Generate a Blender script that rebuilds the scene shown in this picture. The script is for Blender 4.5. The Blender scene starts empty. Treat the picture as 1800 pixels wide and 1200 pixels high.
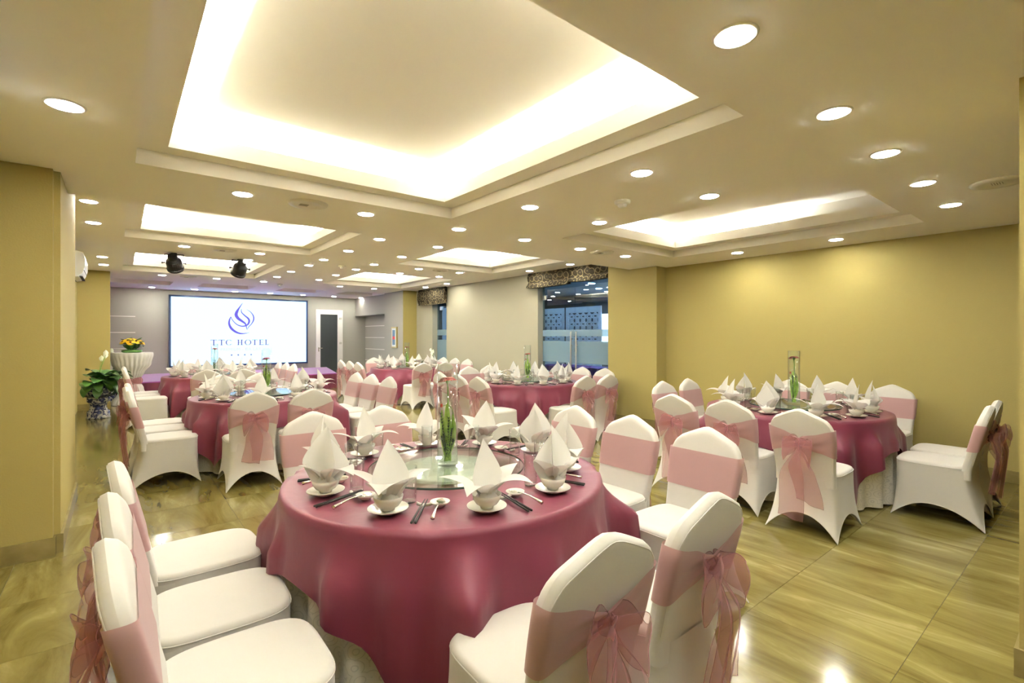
import bpy, math, random
from mathutils import Matrix, Vector
random.seed(7)
S = bpy.context.scene
COL = S.collection
PI = math.pi

# ------------------------------------------------------------------ camera, world, exposure
YAW = math.radians(38.897)
cam_d = bpy.data.cameras.new('camera'); cam = bpy.data.objects.new('camera', cam_d); COL.objects.link(cam)
cam.location = (0, 0, 1.48); cam.rotation_euler = (PI/2, 0, -YAW)
cam_d.sensor_width = 36; cam_d.lens = 859.2/1800*36; cam_d.shift_y = -9.5/1800; cam_d.clip_start = 0.02
S.camera = cam
W = bpy.data.worlds.new('world'); S.world = W; W.use_nodes = True
W.node_tree.nodes['Background'].inputs[0].default_value = (.9, .95, 1, 1)
W.node_tree.nodes['Background'].inputs[1].default_value = .25
S.view_settings.view_transform = 'Standard'; S.view_settings.look = 'None'
S.view_settings.gamma = 1; S.view_settings.use_curve_mapping = False
S.view_settings.exposure = 2.02
LAMP = 78.0          # downlight emission
LED = 165.0           # cove strip emission
try:
    S.cycles.max_bounces = 8; S.cycles.diffuse_bounces = 4; S.cycles.glossy_bounces = 3; S.cycles.use_adaptive_sampling = True; S.cycles.adaptive_threshold = .05; S.cycles.use_light_tree = False
    S.cycles.transparent_max_bounces = 16; S.cycles.transmission_bounces = 6
    S.cycles.sample_clamp_indirect = 6; S.cycles.caustics_reflective = False; S.cycles.caustics_refractive = False
except Exception: pass

C1, C2, YS = 2.605, 2.80, 5.20       # near ceiling, far ceiling, where it steps up
XL, XR, YN, YF = -.62, 7.02, -4.2, 17.0

# ------------------------------------------------------------------ materials
MATS = {}
def new_mat(name):
    m = bpy.data.materials.new(name); m.use_nodes = True; nt = m.node_tree
    return m, nt, nt.nodes['Principled BSDF'], nt.nodes['Material Output']
def mat(name, col, rough=.5, metal=0, spec=.5, sheen=0, bump=None, vary=None, coords='Object'):
    m, nt, b, out = new_mat(name)
    b.inputs['Base Color'].default_value = (*col, 1); b.inputs['Roughness'].default_value = rough
    b.inputs['Metallic'].default_value = metal; b.inputs['Specular IOR Level'].default_value = spec
    if sheen: b.inputs['Sheen Weight'].default_value = sheen
    if bump or vary:
        tc = nt.nodes.new('ShaderNodeTexCoord')
    if bump:
        sc, st, dist = bump
        n = nt.nodes.new('ShaderNodeTexNoise'); n.inputs['Scale'].default_value = sc; n.inputs['Detail'].default_value = 3
        nt.links.new(tc.outputs[coords], n.inputs['Vector'])
        bp = nt.nodes.new('ShaderNodeBump'); bp.inputs['Strength'].default_value = st; bp.inputs['Distance'].default_value = dist
        nt.links.new(n.outputs[0], bp.inputs['Height']); nt.links.new(bp.outputs[0], b.inputs['Normal'])
    if vary:
        sc, col2 = vary
        n = nt.nodes.new('ShaderNodeTexNoise'); n.inputs['Scale'].default_value = sc; n.inputs['Detail'].default_value = 4
        nt.links.new(tc.outputs[coords], n.inputs['Vector'])
        r = nt.nodes.new('ShaderNodeValToRGB'); r.color_ramp.elements[0].position = .35; r.color_ramp.elements[1].position = .7
        r.color_ramp.elements[0].color = (*col, 1); r.color_ramp.elements[1].color = (*col2, 1)
        nt.links.new(n.outputs[0], r.inputs[0]); nt.links.new(r.outputs[0], b.inputs['Base Color'])
    MATS[name] = m; return m
def emit(name, col, st):
    m, nt, b, out = new_mat(name); nt.nodes.remove(b)
    e = nt.nodes.new('ShaderNodeEmission'); e.inputs[0].default_value = (*col, 1); e.inputs[1].default_value = st
    nt.links.new(e.outputs[0], out.inputs[0]); MATS[name] = m
    m.cycles.emission_sampling = ('FRONT' if name.endswith('_glow') else 'NONE')
    return m
def thin_glass(name, tint=(.97, .99, .98), ior=1.45, rough=.01, boost=0.0):
    m, nt, b, out = new_mat(name); nt.nodes.remove(b)
    t = nt.nodes.new('ShaderNodeBsdfTransparent'); t.inputs[0].default_value = (*tint, 1)
    g = nt.nodes.new('ShaderNodeBsdfGlossy'); g.inputs['Roughness'].default_value = rough
    f = nt.nodes.new('ShaderNodeLayerWeight'); f.inputs['Blend'].default_value = .5
    pw = nt.nodes.new('ShaderNodeMath'); pw.operation = 'POWER'; pw.inputs[1].default_value = 4.0
    nt.links.new(f.outputs['Facing'], pw.inputs[0])
    a = nt.nodes.new('ShaderNodeMath'); a.operation = 'MULTIPLY_ADD'; a.use_clamp = True
    a.inputs[1].default_value = .75; a.inputs[2].default_value = .04+boost
    nt.links.new(pw.outputs[0], a.inputs[0])
    x = nt.nodes.new('ShaderNodeMixShader')
    nt.links.new(a.outputs[0], x.inputs[0]); nt.links.new(t.outputs[0], x.inputs[1]); nt.links.new(g.outputs[0], x.inputs[2])
    nt.links.new(x.outputs[0], out.inputs[0]); MATS[name] = m; return m
def sheer(name, col, see=.35, rough=.6, sheen=.4, ttint=None):
    m, nt, b, out = new_mat(name)
    b.inputs['Base Color'].default_value = (*col, 1); b.inputs['Roughness'].default_value = rough
    b.inputs['Sheen Weight'].default_value = sheen; b.inputs['Specular IOR Level'].default_value = .25
    tl = nt.nodes.new('ShaderNodeBsdfTranslucent'); tl.inputs[0].default_value = (*col, 1)
    x0 = nt.nodes.new('ShaderNodeMixShader'); x0.inputs[0].default_value = .35
    nt.links.new(b.outputs[0], x0.inputs[1]); nt.links.new(tl.outputs[0], x0.inputs[2])
    t = nt.nodes.new('ShaderNodeBsdfTransparent'); t.inputs[0].default_value = (*(ttint or (1, .9, .88)), 1)
    x = nt.nodes.new('ShaderNodeMixShader'); x.inputs[0].default_value = see
    nt.links.new(x0.outputs[0], x.inputs[1]); nt.links.new(t.outputs[0], x.inputs[2])
    nt.links.new(x.outputs[0], out.inputs[0]); MATS[name] = m; return m

mat('ceiling_paint', (.95, .925, .86), .8, bump=(60, .03, .002), coords='Generated')
mat('yellow_wall', (.37, .303, .098), .75, bump=(90, .35, .004))
mat('cream_wall', (.335, .315, .237), .8, bump=(90, .2, .003))
mat('grey_wall', (.42, .41, .355), .8, bump=(90, .1, .002))
mat('groove_white', (.85, .83, .78), .5)
mat('skirting_tile', (.20, .16, .06), .2, vary=(5, (.30, .25, .11)))
mat('grout', (.33, .28, .15), .7)
mat('white_trim', (.82, .80, .77), .35)
mat('cover', (.555, .53, .48), .62, sheen=.3, bump=(220, .05, .001))
mat('seam', (.62, .57, .50), .8)
mat('foot_black', (.05, .05, .05), .6)
sheer('organza', (.50, .23, .255), see=.56)
sheer('sash_flat', (.565, .35, .345), see=.10)
mat('burgundy', (.145, .024, .046), .44, spec=.30, sheen=.06, bump=(9, .18, .012))
sheer('napkin', (.73, .715, .67), see=0.0, rough=.7, sheen=.2)
mat('china', (.74, .71, .63), .12)
mat('china_dim', (.80, .77, .68), .2)
mat('chopstick_black', (.012, .011, .01), .6, spec=.2)
mat('steel', (.75, .72, .66), .18, metal=1)
mat('brushed', (.62, .60, .55), .32, metal=1)
thin_glass('glass')
thin_glass('susan_glass', (.92, .95, .93), 1.5, .005, .05)
thin_glass('door_glass', (.62, .74, .80), 1.5, .01, .05)
mat('susan_base', (.74, .80, .68), .08, spec=.6)
sheer('frosted', (.42, .55, .58), see=.45, rough=.5, sheen=0, ttint=(.7, .8, .85))
mat('wood_dark', (.09, .05, .03), .5)
mat('leaf', (.045, .13, .025), .35, vary=(6, (.09, .22, .04)))
mat('blade_leaf', (.22, .44, .04), .35, vary=(14, (.50, .66, .14)))
mat('fern', (.022, .055, .018), .6)
mat('stem', (.16, .30, .05), .5)
mat('red_petal', (.42, .02, .012), .5)
mat('pink_petal', (.50, .03, .12), .5)
mat('dark_centre', (.10, .02, .01), .7)
mat('white_spathe', (.85, .88, .72), .45)
mat('yellow_petal', (.92, .58, .02), .5)
mat('black_metal', (.012, .012, .013), .45, metal=.3)
mat('lens_blue', (.02, .04, .12), .1)
mat('plastic_white', (.80, .80, .77), .3)
mat('vent_white', (.70, .66, .55), .45)
mat('slot_black', (.02, .02, .02), .7)
mat('vent_grille', (.30, .27, .2), .6)
mat('purple_stage', (.26, .05, .30), .75, sheen=.4)
mat('stage_skirt', (.085, .006, .022), .8)
mat('screen_frame', (.02, .05, .13), .3)
mat('cocktail_cloth', (.66, .64, .61), .6, sheen=.3)
mat('lattice_white', (.88, .92, .96), .5)
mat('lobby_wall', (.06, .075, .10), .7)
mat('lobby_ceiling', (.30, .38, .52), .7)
mat('lobby_purple', (.16, .05, .25), .7)
mat('red_label', (.55, .03, .03), .5)
mat('brass', (.70, .52, .22), .3, metal=1)
mat('cabinet_glass', (.16, .26, .38), .15)
mat('door_glass_grey', (.055, .065, .065), .12)
emit('lamp_glow', (1, .975, .86), LAMP)
emit('led_glow', (1, .96, .86), LED)
emit('lobby_glow', (.45, .68, 1), 130)
emit('window_glow', (.85, .93, 1), 1.6)
emit('screen_glow', (.46, .71, 1), .53)
emit('logo_violet', (.17, .13, .68), 0.31)
emit('logo_type', (.16, .12, .42), 0.28)
emit('logo_pale', (.55, .55, .75), 0.33)
emit('logo_star', (.14, .07, .38), 0.3)

def marble():
    m, nt, b, out = new_mat('marble_tile')
    L = nt.links.new
    geo = nt.nodes.new('ShaderNodeNewGeometry'); oi = nt.nodes.new('ShaderNodeObjectInfo')
    mp = nt.nodes.new('ShaderNodeMapping'); mp.inputs['Scale'].default_value = (2.6, .55, 1)
    ml = nt.nodes.new('ShaderNodeMath'); ml.operation = 'MULTIPLY'; ml.inputs[1].default_value = 60
    L(oi.outputs['Random'], ml.inputs[0]); L(geo.outputs['Position'], mp.inputs['Vector'])
    cz = nt.nodes.new('ShaderNodeCombineXYZ'); L(ml.outputs[0], cz.inputs[2]); L(ml.outputs[0], cz.inputs[0])
    ad = nt.nodes.new('ShaderNodeVectorMath'); ad.operation = 'ADD'; L(mp.outputs[0], ad.inputs[0]); L(cz.outputs[0], ad.inputs[1])
    n1 = nt.nodes.new('ShaderNodeTexNoise'); n1.inputs['Scale'].default_value = 1.7; n1.inputs['Detail'].default_value = 7
    n1.inputs['Roughness'].default_value = .62; n1.inputs['Distortion'].default_value = 1.1
    L(ad.outputs[0], n1.inputs['Vector'])
    r = nt.nodes.new('ShaderNodeValToRGB'); e = r.color_ramp.elements
    e[0].position = .30; e[0].color = (.10, .078, .02, 1); e[1].position = .72; e[1].color = (.34, .295, .13, 1)
    k = e.new(.44); k.color = (.17, .138, .038, 1); k = e.new(.58); k.color = (.225, .187, .058, 1)
    L(n1.outputs[0], r.inputs[0]); L(r.outputs[0], b.inputs['Base Color'])
    b.inputs['Roughness'].default_value = .13; b.inputs['Specular IOR Level'].default_value = .5
    MATS['marble_tile'] = m
marble()
def damask():
    m, nt, b, out = new_mat('damask'); L = nt.links.new
    tc = nt.nodes.new('ShaderNodeTexCoord')
    v = nt.nodes.new('ShaderNodeTexVoronoi'); v.inputs['Scale'].default_value = 17; v.inputs['Randomness'].default_value = .75
    L(tc.outputs['UV'], v.inputs['Vector'])
    mm = nt.nodes.new('ShaderNodeMath'); mm.operation = 'MULTIPLY'; mm.inputs[1].default_value = 26
    L(v.outputs['Distance'], mm.inputs[0])
    sn = nt.nodes.new('ShaderNodeMath'); sn.operation = 'SINE'; L(mm.outputs[0], sn.inputs[0])
    r = nt.nodes.new('ShaderNodeValToRGB'); e = r.color_ramp.elements
    e[0].position = .70; e[0].color = (.76, .72, .63, 1); e[1].position = .95; e[1].color = (.62, .59, .51, 1)
    L(sn.outputs[0], r.inputs[0]); L(r.outputs[0], b.inputs['Base Color'])
    b.inputs['Roughness'].default_value = .45; MATS['damask'] = m
damask()
def blind_cloth():
    m, nt, b, out = new_mat('blind_cloth'); L = nt.links.new
    tc = nt.nodes.new('ShaderNodeTexCoord')
    v = nt.nodes.new('ShaderNodeTexVoronoi'); v.inputs['Scale'].default_value = 7; v.inputs['Randomness'].default_value = .35
    L(tc.outputs['Object'], v.inputs['Vector'])
    mm = nt.nodes.new('ShaderNodeMath'); mm.operation = 'MULTIPLY'; mm.inputs[1].default_value = 15
    L(v.outputs['Distance'], mm.inputs[0])
    sn = nt.nodes.new('ShaderNodeMath'); sn.operation = 'SINE'; L(mm.outputs[0], sn.inputs[0])
    r = nt.nodes.new('ShaderNodeValToRGB'); e = r.color_ramp.elements
    e[0].position = .55; e[0].color = (.024, .019, .012, 1); e[1].position = .97; e[1].color = (.12, .098, .05, 1)
    L(sn.outputs[0], r.inputs[0]); L(r.outputs[0], b.inputs['Base Color'])
    b.inputs['Roughness'].default_value = .9; b.inputs['Specular IOR Level'].default_value = .1; MATS['blind_cloth'] = m
blind_cloth()
def blue_white():
    m, nt, b, out = new_mat('blue_white_china'); L = nt.links.new
    tc = nt.nodes.new('ShaderNodeTexCoord')
    n = nt.nodes.new('ShaderNodeTexNoise'); n.inputs['Scale'].default_value = 14; n.inputs['Detail'].default_value = 4
    n.inputs['Distortion'].default_value = 1.5
    L(tc.outputs['Object'], n.inputs['Vector'])
    r = nt.nodes.new('ShaderNodeValToRGB'); e = r.color_ramp.elements
    e[0].position = .46; e[0].color = (.03, .04, .14, 1); e[1].position = .56; e[1].color = (.72, .72, .68, 1)
    L(n.outputs[0], r.inputs[0]); L(r.outputs[0], b.inputs['Base Color'])
    b.inputs['Roughness'].default_value = .15; MATS['blue_white_china'] = m
blue_white()

# ------------------------------------------------------------------ geometry helpers
def box(x0, y0, z0, x1, y1, z1):
    v = [(x0,y0,z0),(x1,y0,z0),(x1,y1,z0),(x0,y1,z0),(x0,y0,z1),(x1,y0,z1),(x1,y1,z1),(x0,y1,z1)]
    return v, [(0,3,2,1),(4,5,6,7),(0,1,5,4),(1,2,6,5),(2,3,7,6),(3,0,4,7)]
def merge(*parts):
    V, F = [], []
    for v, f in parts:
        o = len(V); V += list(v); F += [tuple(i+o for i in q) for q in f]
    return V, F
def xf(vf, M): return [tuple(M @ Vector(p)) for p in vf[0]], vf[1]
def shift(vf, x, y, z): return [(p[0]+x, p[1]+y, p[2]+z) for p in vf[0]], vf[1]
def lathe(prof, n=24, cap0=True, cap1=True):
    V = []; F = []
    for r, z in prof:
        for i in range(n):
            a = 2*PI*i/n; V.append((r*math.cos(a), r*math.sin(a), z))
    for j in range(len(prof)-1):
        for i in range(n):
            k = (i+1) % n; F.append((j*n+i, j*n+k, (j+1)*n+k, (j+1)*n+i))
    if cap0: F.append(tuple(range(n-1, -1, -1)))
    if cap1: F.append(tuple((len(prof)-1)*n+i for i in range(n)))
    return V, F
def grid(fn, nu, nv, closeu=False):
    V = []; F = []; m = nu if closeu else nu+1
    for j in range(nv+1):
        for i in range(m): V.append(tuple(fn(i/nu, j/nv)))
    for j in range(nv):
        for i in range(nu):
            k = (i+1) % m if closeu else i+1
            F.append((j*m+i, j*m+k, (j+1)*m+k, (j+1)*m+i))
    return V, F
def tube(pts, rad, n=8, cap=True):
    pts = [Vector(p) for p in pts]; V = []; F = []
    N = len(pts)
    up = Vector((0, 0, 1))
    t0 = (pts[1]-pts[0]).normalized()
    if abs(t0.z) > .95: up = Vector((1, 0, 0))
    for i, p in enumerate(pts):
        t = (pts[min(i+1, N-1)] - pts[max(i-1, 0)]).normalized()
        a = t.cross(up)
        if a.length < 1e-4: a = t.cross(Vector((0, 1, 0)))
        a.normalize(); b = t.cross(a).normalized()
        r = rad(i/(N-1)) if callable(rad) else rad
        for k in range(n):
            g = 2*PI*k/n; V.append(tuple(p + a*(r*math.cos(g)) + b*(r*math.sin(g))))
    for i in range(N-1):
        for k in range(n):
            q = (k+1) % n; F.append((i*n+k, i*n+q, (i+1)*n+q, (i+1)*n+k))
    if cap: F.append(tuple(range(n-1, -1, -1))); F.append(tuple((N-1)*n+k for k in range(n)))
    return V, F
def mesh(name, vf, m, smooth=False, uv=None):
    me = bpy.data.meshes.new(name); me.from_pydata([tuple(p) for p in vf[0]], [], vf[1]); me.update()
    me.materials.append(MATS[m])
    if smooth: me.polygons.foreach_set('use_smooth', [True]*len(me.polygons))
    if uv:
        l = me.uv_layers.new(name='UVMap')
        for lp in me.loops: l.data[lp.index].uv = uv(me.vertices[lp.vertex_index].co)
    return me
def put(name, me, parent=None, loc=None, rot=None, scale=None):
    o = bpy.data.objects.new(name, me); COL.objects.link(o)
    if parent is not None: o.parent = parent
    if loc is not None: o.location = loc
    if rot is not None: o.rotation_euler = rot
    if scale is not None: o.scale = scale
    return o
def part(name, vf, m, parent=None, smooth=False, **k): return put(name, mesh(name, vf, m, smooth), parent, **k)
def tag(o, label, cat, group=None, kind=None):
    o['label'] = label; o['category'] = cat
    if group: o['group'] = group
    if kind: o['kind'] = kind
    return o
def struct(name, vf, m, parent=None, label=None, smooth=False):
    o = part(name, vf, m, parent, smooth)
    if parent is None:
        o['kind'] = 'structure'
        if label: o['label'] = label; o['category'] = name.split('_')[0]
    return o
def empty(name, loc=(0,0,0), rz=0):
    o = bpy.data.objects.new(name, None); COL.objects.link(o); o.location = loc; o.rotation_euler = (0, 0, rz)
    o.empty_display_size = .1; return o
def smooth01(t): t = max(0, min(1, t)); return t*t*(3-2*t)
def lerp(a, b, t): return a+(b-a)*t
def interp(tab, t):
    for (a, va), (b, vb) in zip(tab, tab[1:]):
        if t <= b: return va+(vb-va)*smooth01((t-a)/(b-a)) if b > a else vb
    return tab[-1][1]

# ------------------------------------------------------------------ floor of marble tiles
T = .64; GX, GY = -.52, .61
floor = struct('floor', box(XL-.3, YN-.3, -.12, 12.2, YF+.2, -.006), 'grout', None, 'glossy beige veined marble tile floor of the hall')
tile_me = mesh('tile', merge(([( -T/2+.0012,-T/2+.0012,0),(T/2-.0012,-T/2+.0012,0),(T/2-.0012,T/2-.0012,0),(-T/2+.0012,T/2-.0012,0),
    (-T/2+.0012,-T/2+.0012,-.006),(T/2-.0012,-T/2+.0012,-.006),(T/2-.0012,T/2-.0012,-.006),(-T/2+.0012,T/2-.0012,-.006)],
    [(0,1,2,3),(0,4,5,1),(1,5,6,2),(2,6,7,3),(3,7,4,0)])), 'marble_tile')
rest = []
cells = []
for ix in range(-1, 13):
    for iy in range(-8, 27):
        cx, cy = GX+(ix+.5)*T, GY+(iy+.5)*T
        if cx+T/2 < XL-.2 or cx-T/2 > 7.4 or cy-T/2 > YF+.1 or cy+T/2 < YN-.1: continue
        cells.append((cx*math.sin(YAW)+cy*math.cos(YAW), cx, cy))
cells.sort()
seen = 0
for d, cx, cy in cells:
    lat = cx*math.cos(YAW)-cy*math.sin(YAW)
    if d > .6 and abs(lat) < 1.15*d+.5 and seen < 230 and d < 11:
        put('tile', tile_me, floor, (cx, cy, 0)); seen += 1
    else:
        g = .0012
        rest.append(([(cx-T/2+g,cy-T/2+g,0),(cx+T/2-g,cy-T/2+g,0),(cx+T/2-g,cy+T/2-g,0),(cx-T/2+g,cy+T/2-g,0)], [(0,1,2,3)]))
ft = part('distant_tiles', merge(*rest), 'marble_tile', floor); ft['kind'] = 'stuff'

# ------------------------------------------------------------------ ceiling with trays
def slab(x0, x1, y0, y1, z, holes, thick=.02):
    xs = sorted({x0, x1, *[h[0] for h in holes], *[h[1] for h in holes]})
    ys = sorted({y0, y1, *[h[2] for h in holes], *[h[3] for h in holes]})
    out = []
    for a, b in zip(xs, xs[1:]):
        for c, d in zip(ys, ys[1:]):
            mx, my = (a+b)/2, (c+d)/2
            if any(h[0] < mx < h[1] and h[2] < my < h[3] for h in holes): continue
            out.append(([(a,c,z),(a,d,z),(b,d,z),(b,c,z)], [(0,1,2,3)]))
    return merge(*out)
TR1 = [(.09, 2.49, 1.20, 4.01), (3.98, 6.20, 1.20, 4.01)]
TR2 = [(.07, 2.45, 6.12, 8.28), (.07, 2.45, 9.77, 12.48), (3.98, 6.14, 6.12, 8.28), (3.98, 6.12, 9.77, 12.48)]
SM = [(-.25, 1.06, 14.40, 15.45), (1.66, 2.87, 14.40, 15.45), (3.57, 4.72, 14.40, 15.45), (5.32, 6.53, 14.40, 15.45)]
ceil = struct('ceiling', merge(slab(XL, XR, YN, YS, C1, TR1), slab(XL, XR, YS, YF, C2, TR2+SM),
    ([(XL,YS,C1),(XR,YS,C1),(XR,YS,C2),(XL,YS,C2)], [(0,1,2,3)])), 'ceiling_paint', None, 'cream painted ceiling with recessed lit trays')
def ring_h(o, i, z):      # horizontal ring between outer rect and inner rect
    a = [(o[0],o[2],z),(o[1],o[2],z),(o[1],o[3],z),(o[0],o[3],z)]; b = [(i[0],i[2],z),(i[1],i[2],z),(i[1],i[3],z),(i[0],i[3],z)]
    return a+b, [(k,(k+1)%4,4+(k+1)%4,4+k) for k in range(4)]
def ring_v(o, z0, z1):
    a = [(o[0],o[2],z0),(o[1],o[2],z0),(o[1],o[3],z0),(o[0],o[3],z0)]; b = [(p[0],p[1],z1) for p in a]
    return a+b, [(k,(k+1)%4,4+(k+1)%4,4+k) for k in range(4)]
def tray(o, c, led=None):
    i = (o[0]+.165, o[1]-.165, o[2]+.15, o[3]-.15)
    i2 = (i[0]-.025, i[1]+.025, i[2]-.025, i[3]+.025)
    up = c+.37
    part('tray', merge(ring_v(o, c, c+.10), ring_h(o, i, c+.10), ring_v(i, c+.10, c+.215), ring_v(i2, c+.115, c+.215), ring_h(i, i2, c+.215),
        ring_h(o, i2, c+.115), ring_v(o, c+.10, up), ([(o[0],o[2],up),(o[1],o[2],up),(o[1],o[3],up),(o[0],o[3],up)], [(0,1,2,3)])), 'ceiling_paint', ceil)
    m = .05; z = c+.16
    strips = {'l': (o[0]+m, i2[0]-.03, o[2]+m, o[3]-m), 'r': (i2[1]+.03, o[1]-m, o[2]+m, o[3]-m),
              'n': (o[0]+m, o[1]-m, o[2]+m, i2[2]-.03), 'f': (o[0]+m, o[1]-m, i2[3]+.03, o[3]-m)}
    for k in (led or 'lrnf'):
        a = strips[k] if k != 'h' else (i2[1]+.03, o[1]-m, o[3]-1.45, o[3]-m)
        part('led_strip', ([(a[0],a[2],z),(a[1],a[2],z),(a[1],a[3],z),(a[0],a[3],z)], [(0,1,2,3)]), 'led_glow', ceil)
tray(TR1[0], C1); tray(TR1[1], C1, 'fh')
for t in TR2: tray(t, C2)
for o in SM:
    part('tray', merge(ring_v(o, C2, C2+.10), ([(o[0],o[2],C2+.10),(o[1],o[2],C2+.10),(o[1],o[3],C2+.10),(o[0],o[3],C2+.10)], [(0,1,2,3)])), 'ceiling_paint', ceil)

# ------------------------------------------------------------------ walls
def skirt(name, vf): return part(name, vf, 'skirting_tile')
wl = struct('wall_left', box(XL-.15, YN, 0, XL, YF, 3.0), 'yellow_wall', None, 'yellow textured wall behind the pillars')
wf = struct('wall_front', box(XL-.15, YN-.15, 0, 3.06, YN, 3.0), 'cream_wall', None, 'yellow wall behind the viewer')
npil = struct('pillar', box(3.06, -.55, 0, 3.55, .27, C1+.02), 'yellow_wall', None, 'yellow wall end at the picture edge')
part('skirting', box(3.045, -.565, 0, 3.565, .285, .12), 'skirting_tile', npil)
struct('wall_front', box(3.06, YN-.15, 0, XR+.2, YN, 3.0), 'cream_wall', None, 'yellow wall beside the near pillar')
wr = struct('wall_right', box(XR, YN, 0, XR+.15, 4.66, 3.0), 'yellow_wall', None, 'yellow textured wall behind the side table')
part('skirting', box(XR-.014, YN, 0, XR, 4.66, .12), 'skirting_tile', wr)
p = struct('pillar', box(6.75, 4.66, 0, 7.2, 5.66, 3.0), 'yellow_wall', None, 'broad yellow pillar beside the glass doors')
part('skirting', box(6.736, 4.646, 0, 7.1, 5.66, .12), 'skirting_tile', p)
XC = 6.86
w2 = struct('wall_right', merge(box(XC, 7.64, 0, XC+.2, 11.30, 3.0), box(XC, 5.66, 2.62, XC+.2, 7.64, 3.0)), 'cream_wall', None, 'long cream wall between the glass doors and the far window')
part('skirting', box(XC-.014, 7.64, 0, XC, 11.30, .12), 'skirting_tile', w2)
# far window bay, far pillar
struct('wall_right', merge(box(XC, 12.05, 0, XC+.2, 13.0, 3.0), box(XC, 11.30, 2.5, XC+.2, 12.05, 3.0)), 'cream_wall', None, 'narrow cream wall between the far window and the yellow pillar')
p = struct('pillar', box(6.44, 12.98, 0, 7.2, 13.02, 3.0), 'yellow_wall', None, 'yellow pillar face beyond the far window')
struct('pillar', box(6.44, 13.02, 0, 7.2, 14.28, 3.0), 'grey_wall', None, 'grey pillar side carrying the fire cabinet')
struct('beam', box(6.56, 14.28, 2.18, 7.2, YF, 3.0), 'grey_wall', None, 'grey bulkhead above the panelled alcove')
aw = struct('wall_right', box(6.94, 14.28, 0, 7.2, YF, 2.2), 'grey_wall', None, 'panelled alcove wall under the bulkhead')
for z in (.62, 1.02, 1.42, 1.82): part('groove_strip', box(6.932, 14.3, z, 6.94, YF, z+.02), 'groove_white', aw)
wb = struct('wall_back', box(XL-.15, YF, 0, 7.2, YF+.15, 3.0), 'grey_wall', None, 'grey beige wall behind the lit screen')
for z in (1.13, 1.57, 2.01): part('groove_strip', box(-.6, YF-.008, z, .38, YF, z+.02), 'groove_white', wb)
# left pillars
p = struct('pillar', merge(box(XL-.1, 4.50, 0, -.34, 4.56, C1), box(XL-.1, 4.56, 0, -.305, 6.05, C2)), 'yellow_wall', None, 'stepped yellow pillar in the left foreground')
part('skirting', box(XL-.1, 4.485, 0, -.325, 4.55, .125), 'skirting_tile', p)
part('skirting', box(XL-.1, 4.55, 0, -.29, 6.06, .125), 'skirting_tile', p)
p = struct('pillar', box(XL-.1, 12.9, 0, -.12, 13.15, C2), 'yellow_wall', None, 'far yellow pillar behind the potted lily')
part('skirting', box(XL-.1, 12.886, 0, -.106, 13.16, .125), 'skirting_tile', p)
# white door in the far wall
dr = empty('door_1', (5.62, YF-.03, .0)); dr['kind'] = 'structure'; dr['label'] = 'white framed door with dark glass in the far wall'; dr['category'] = 'door'
part('door_frame', merge(box(-.42,-.03,0,-.28,.04,2.38), box(.30,-.03,0,.48,.04,2.38), box(-.28,-.03,2.22,.30,.04,2.38), box(-.28,-.03,0,.30,.04,.2)), 'white_trim', dr)
part('pane', box(-.28,-.005,.2,.30,.015,2.22), 'door_glass_grey', dr)
part('handle', merge(box(-.36,-.06,.96,-.33,-.03,1.10), box(-.36,-.075,1.06,-.22,-.055,1.085)), 'steel', dr)
for z in (.4, 1.2, 2.05): part('hinge', box(.36,-.05,z,.44,-.03,z+.07), 'brushed', dr)
tag(part('junction_box', box(6.72, 16.75, C2-.10, 6.90, 16.95, C2), 'grey_wall'), 'small white box at the far ceiling corner above the door', 'box')
# purple stage
sv = [(-.11,14.02),(4.88,14.02),(5.55,16.99),(-.11,16.99)]
st = empty('stage', (0,0,0)); tag(st, 'low purple carpeted stage with dark maroon skirt below the screen', 'stage')
part('stage_top', ([(x,y,.40) for x,y in sv]+[(x,y,.425) for x,y in sv], [(3,2,1,0),(4,5,6,7),(0,1,5,4),(1,2,6,5),(2,3,7,6),(3,0,4,7)]), 'purple_stage', st)
def stage_skirt(u, v):
    L1, L2 = 4.99, 3.05; s = u*(L1+L2)
    if s < L1: x, y, nx, ny = -.11+s, 14.02, 0, -1
    else: t = (s-L1)/L2; x, y, nx, ny = 4.88+.67*t, 14.02+2.97*t, .97, -.22
    a = .012*math.sin(s*42)*v
    return (x+nx*(a+.004), y+ny*(a+.004), .40*(1-v)+.002)
part('stage_skirt', grid(stage_skirt, 320, 3), 'stage_skirt', st, True)

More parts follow.
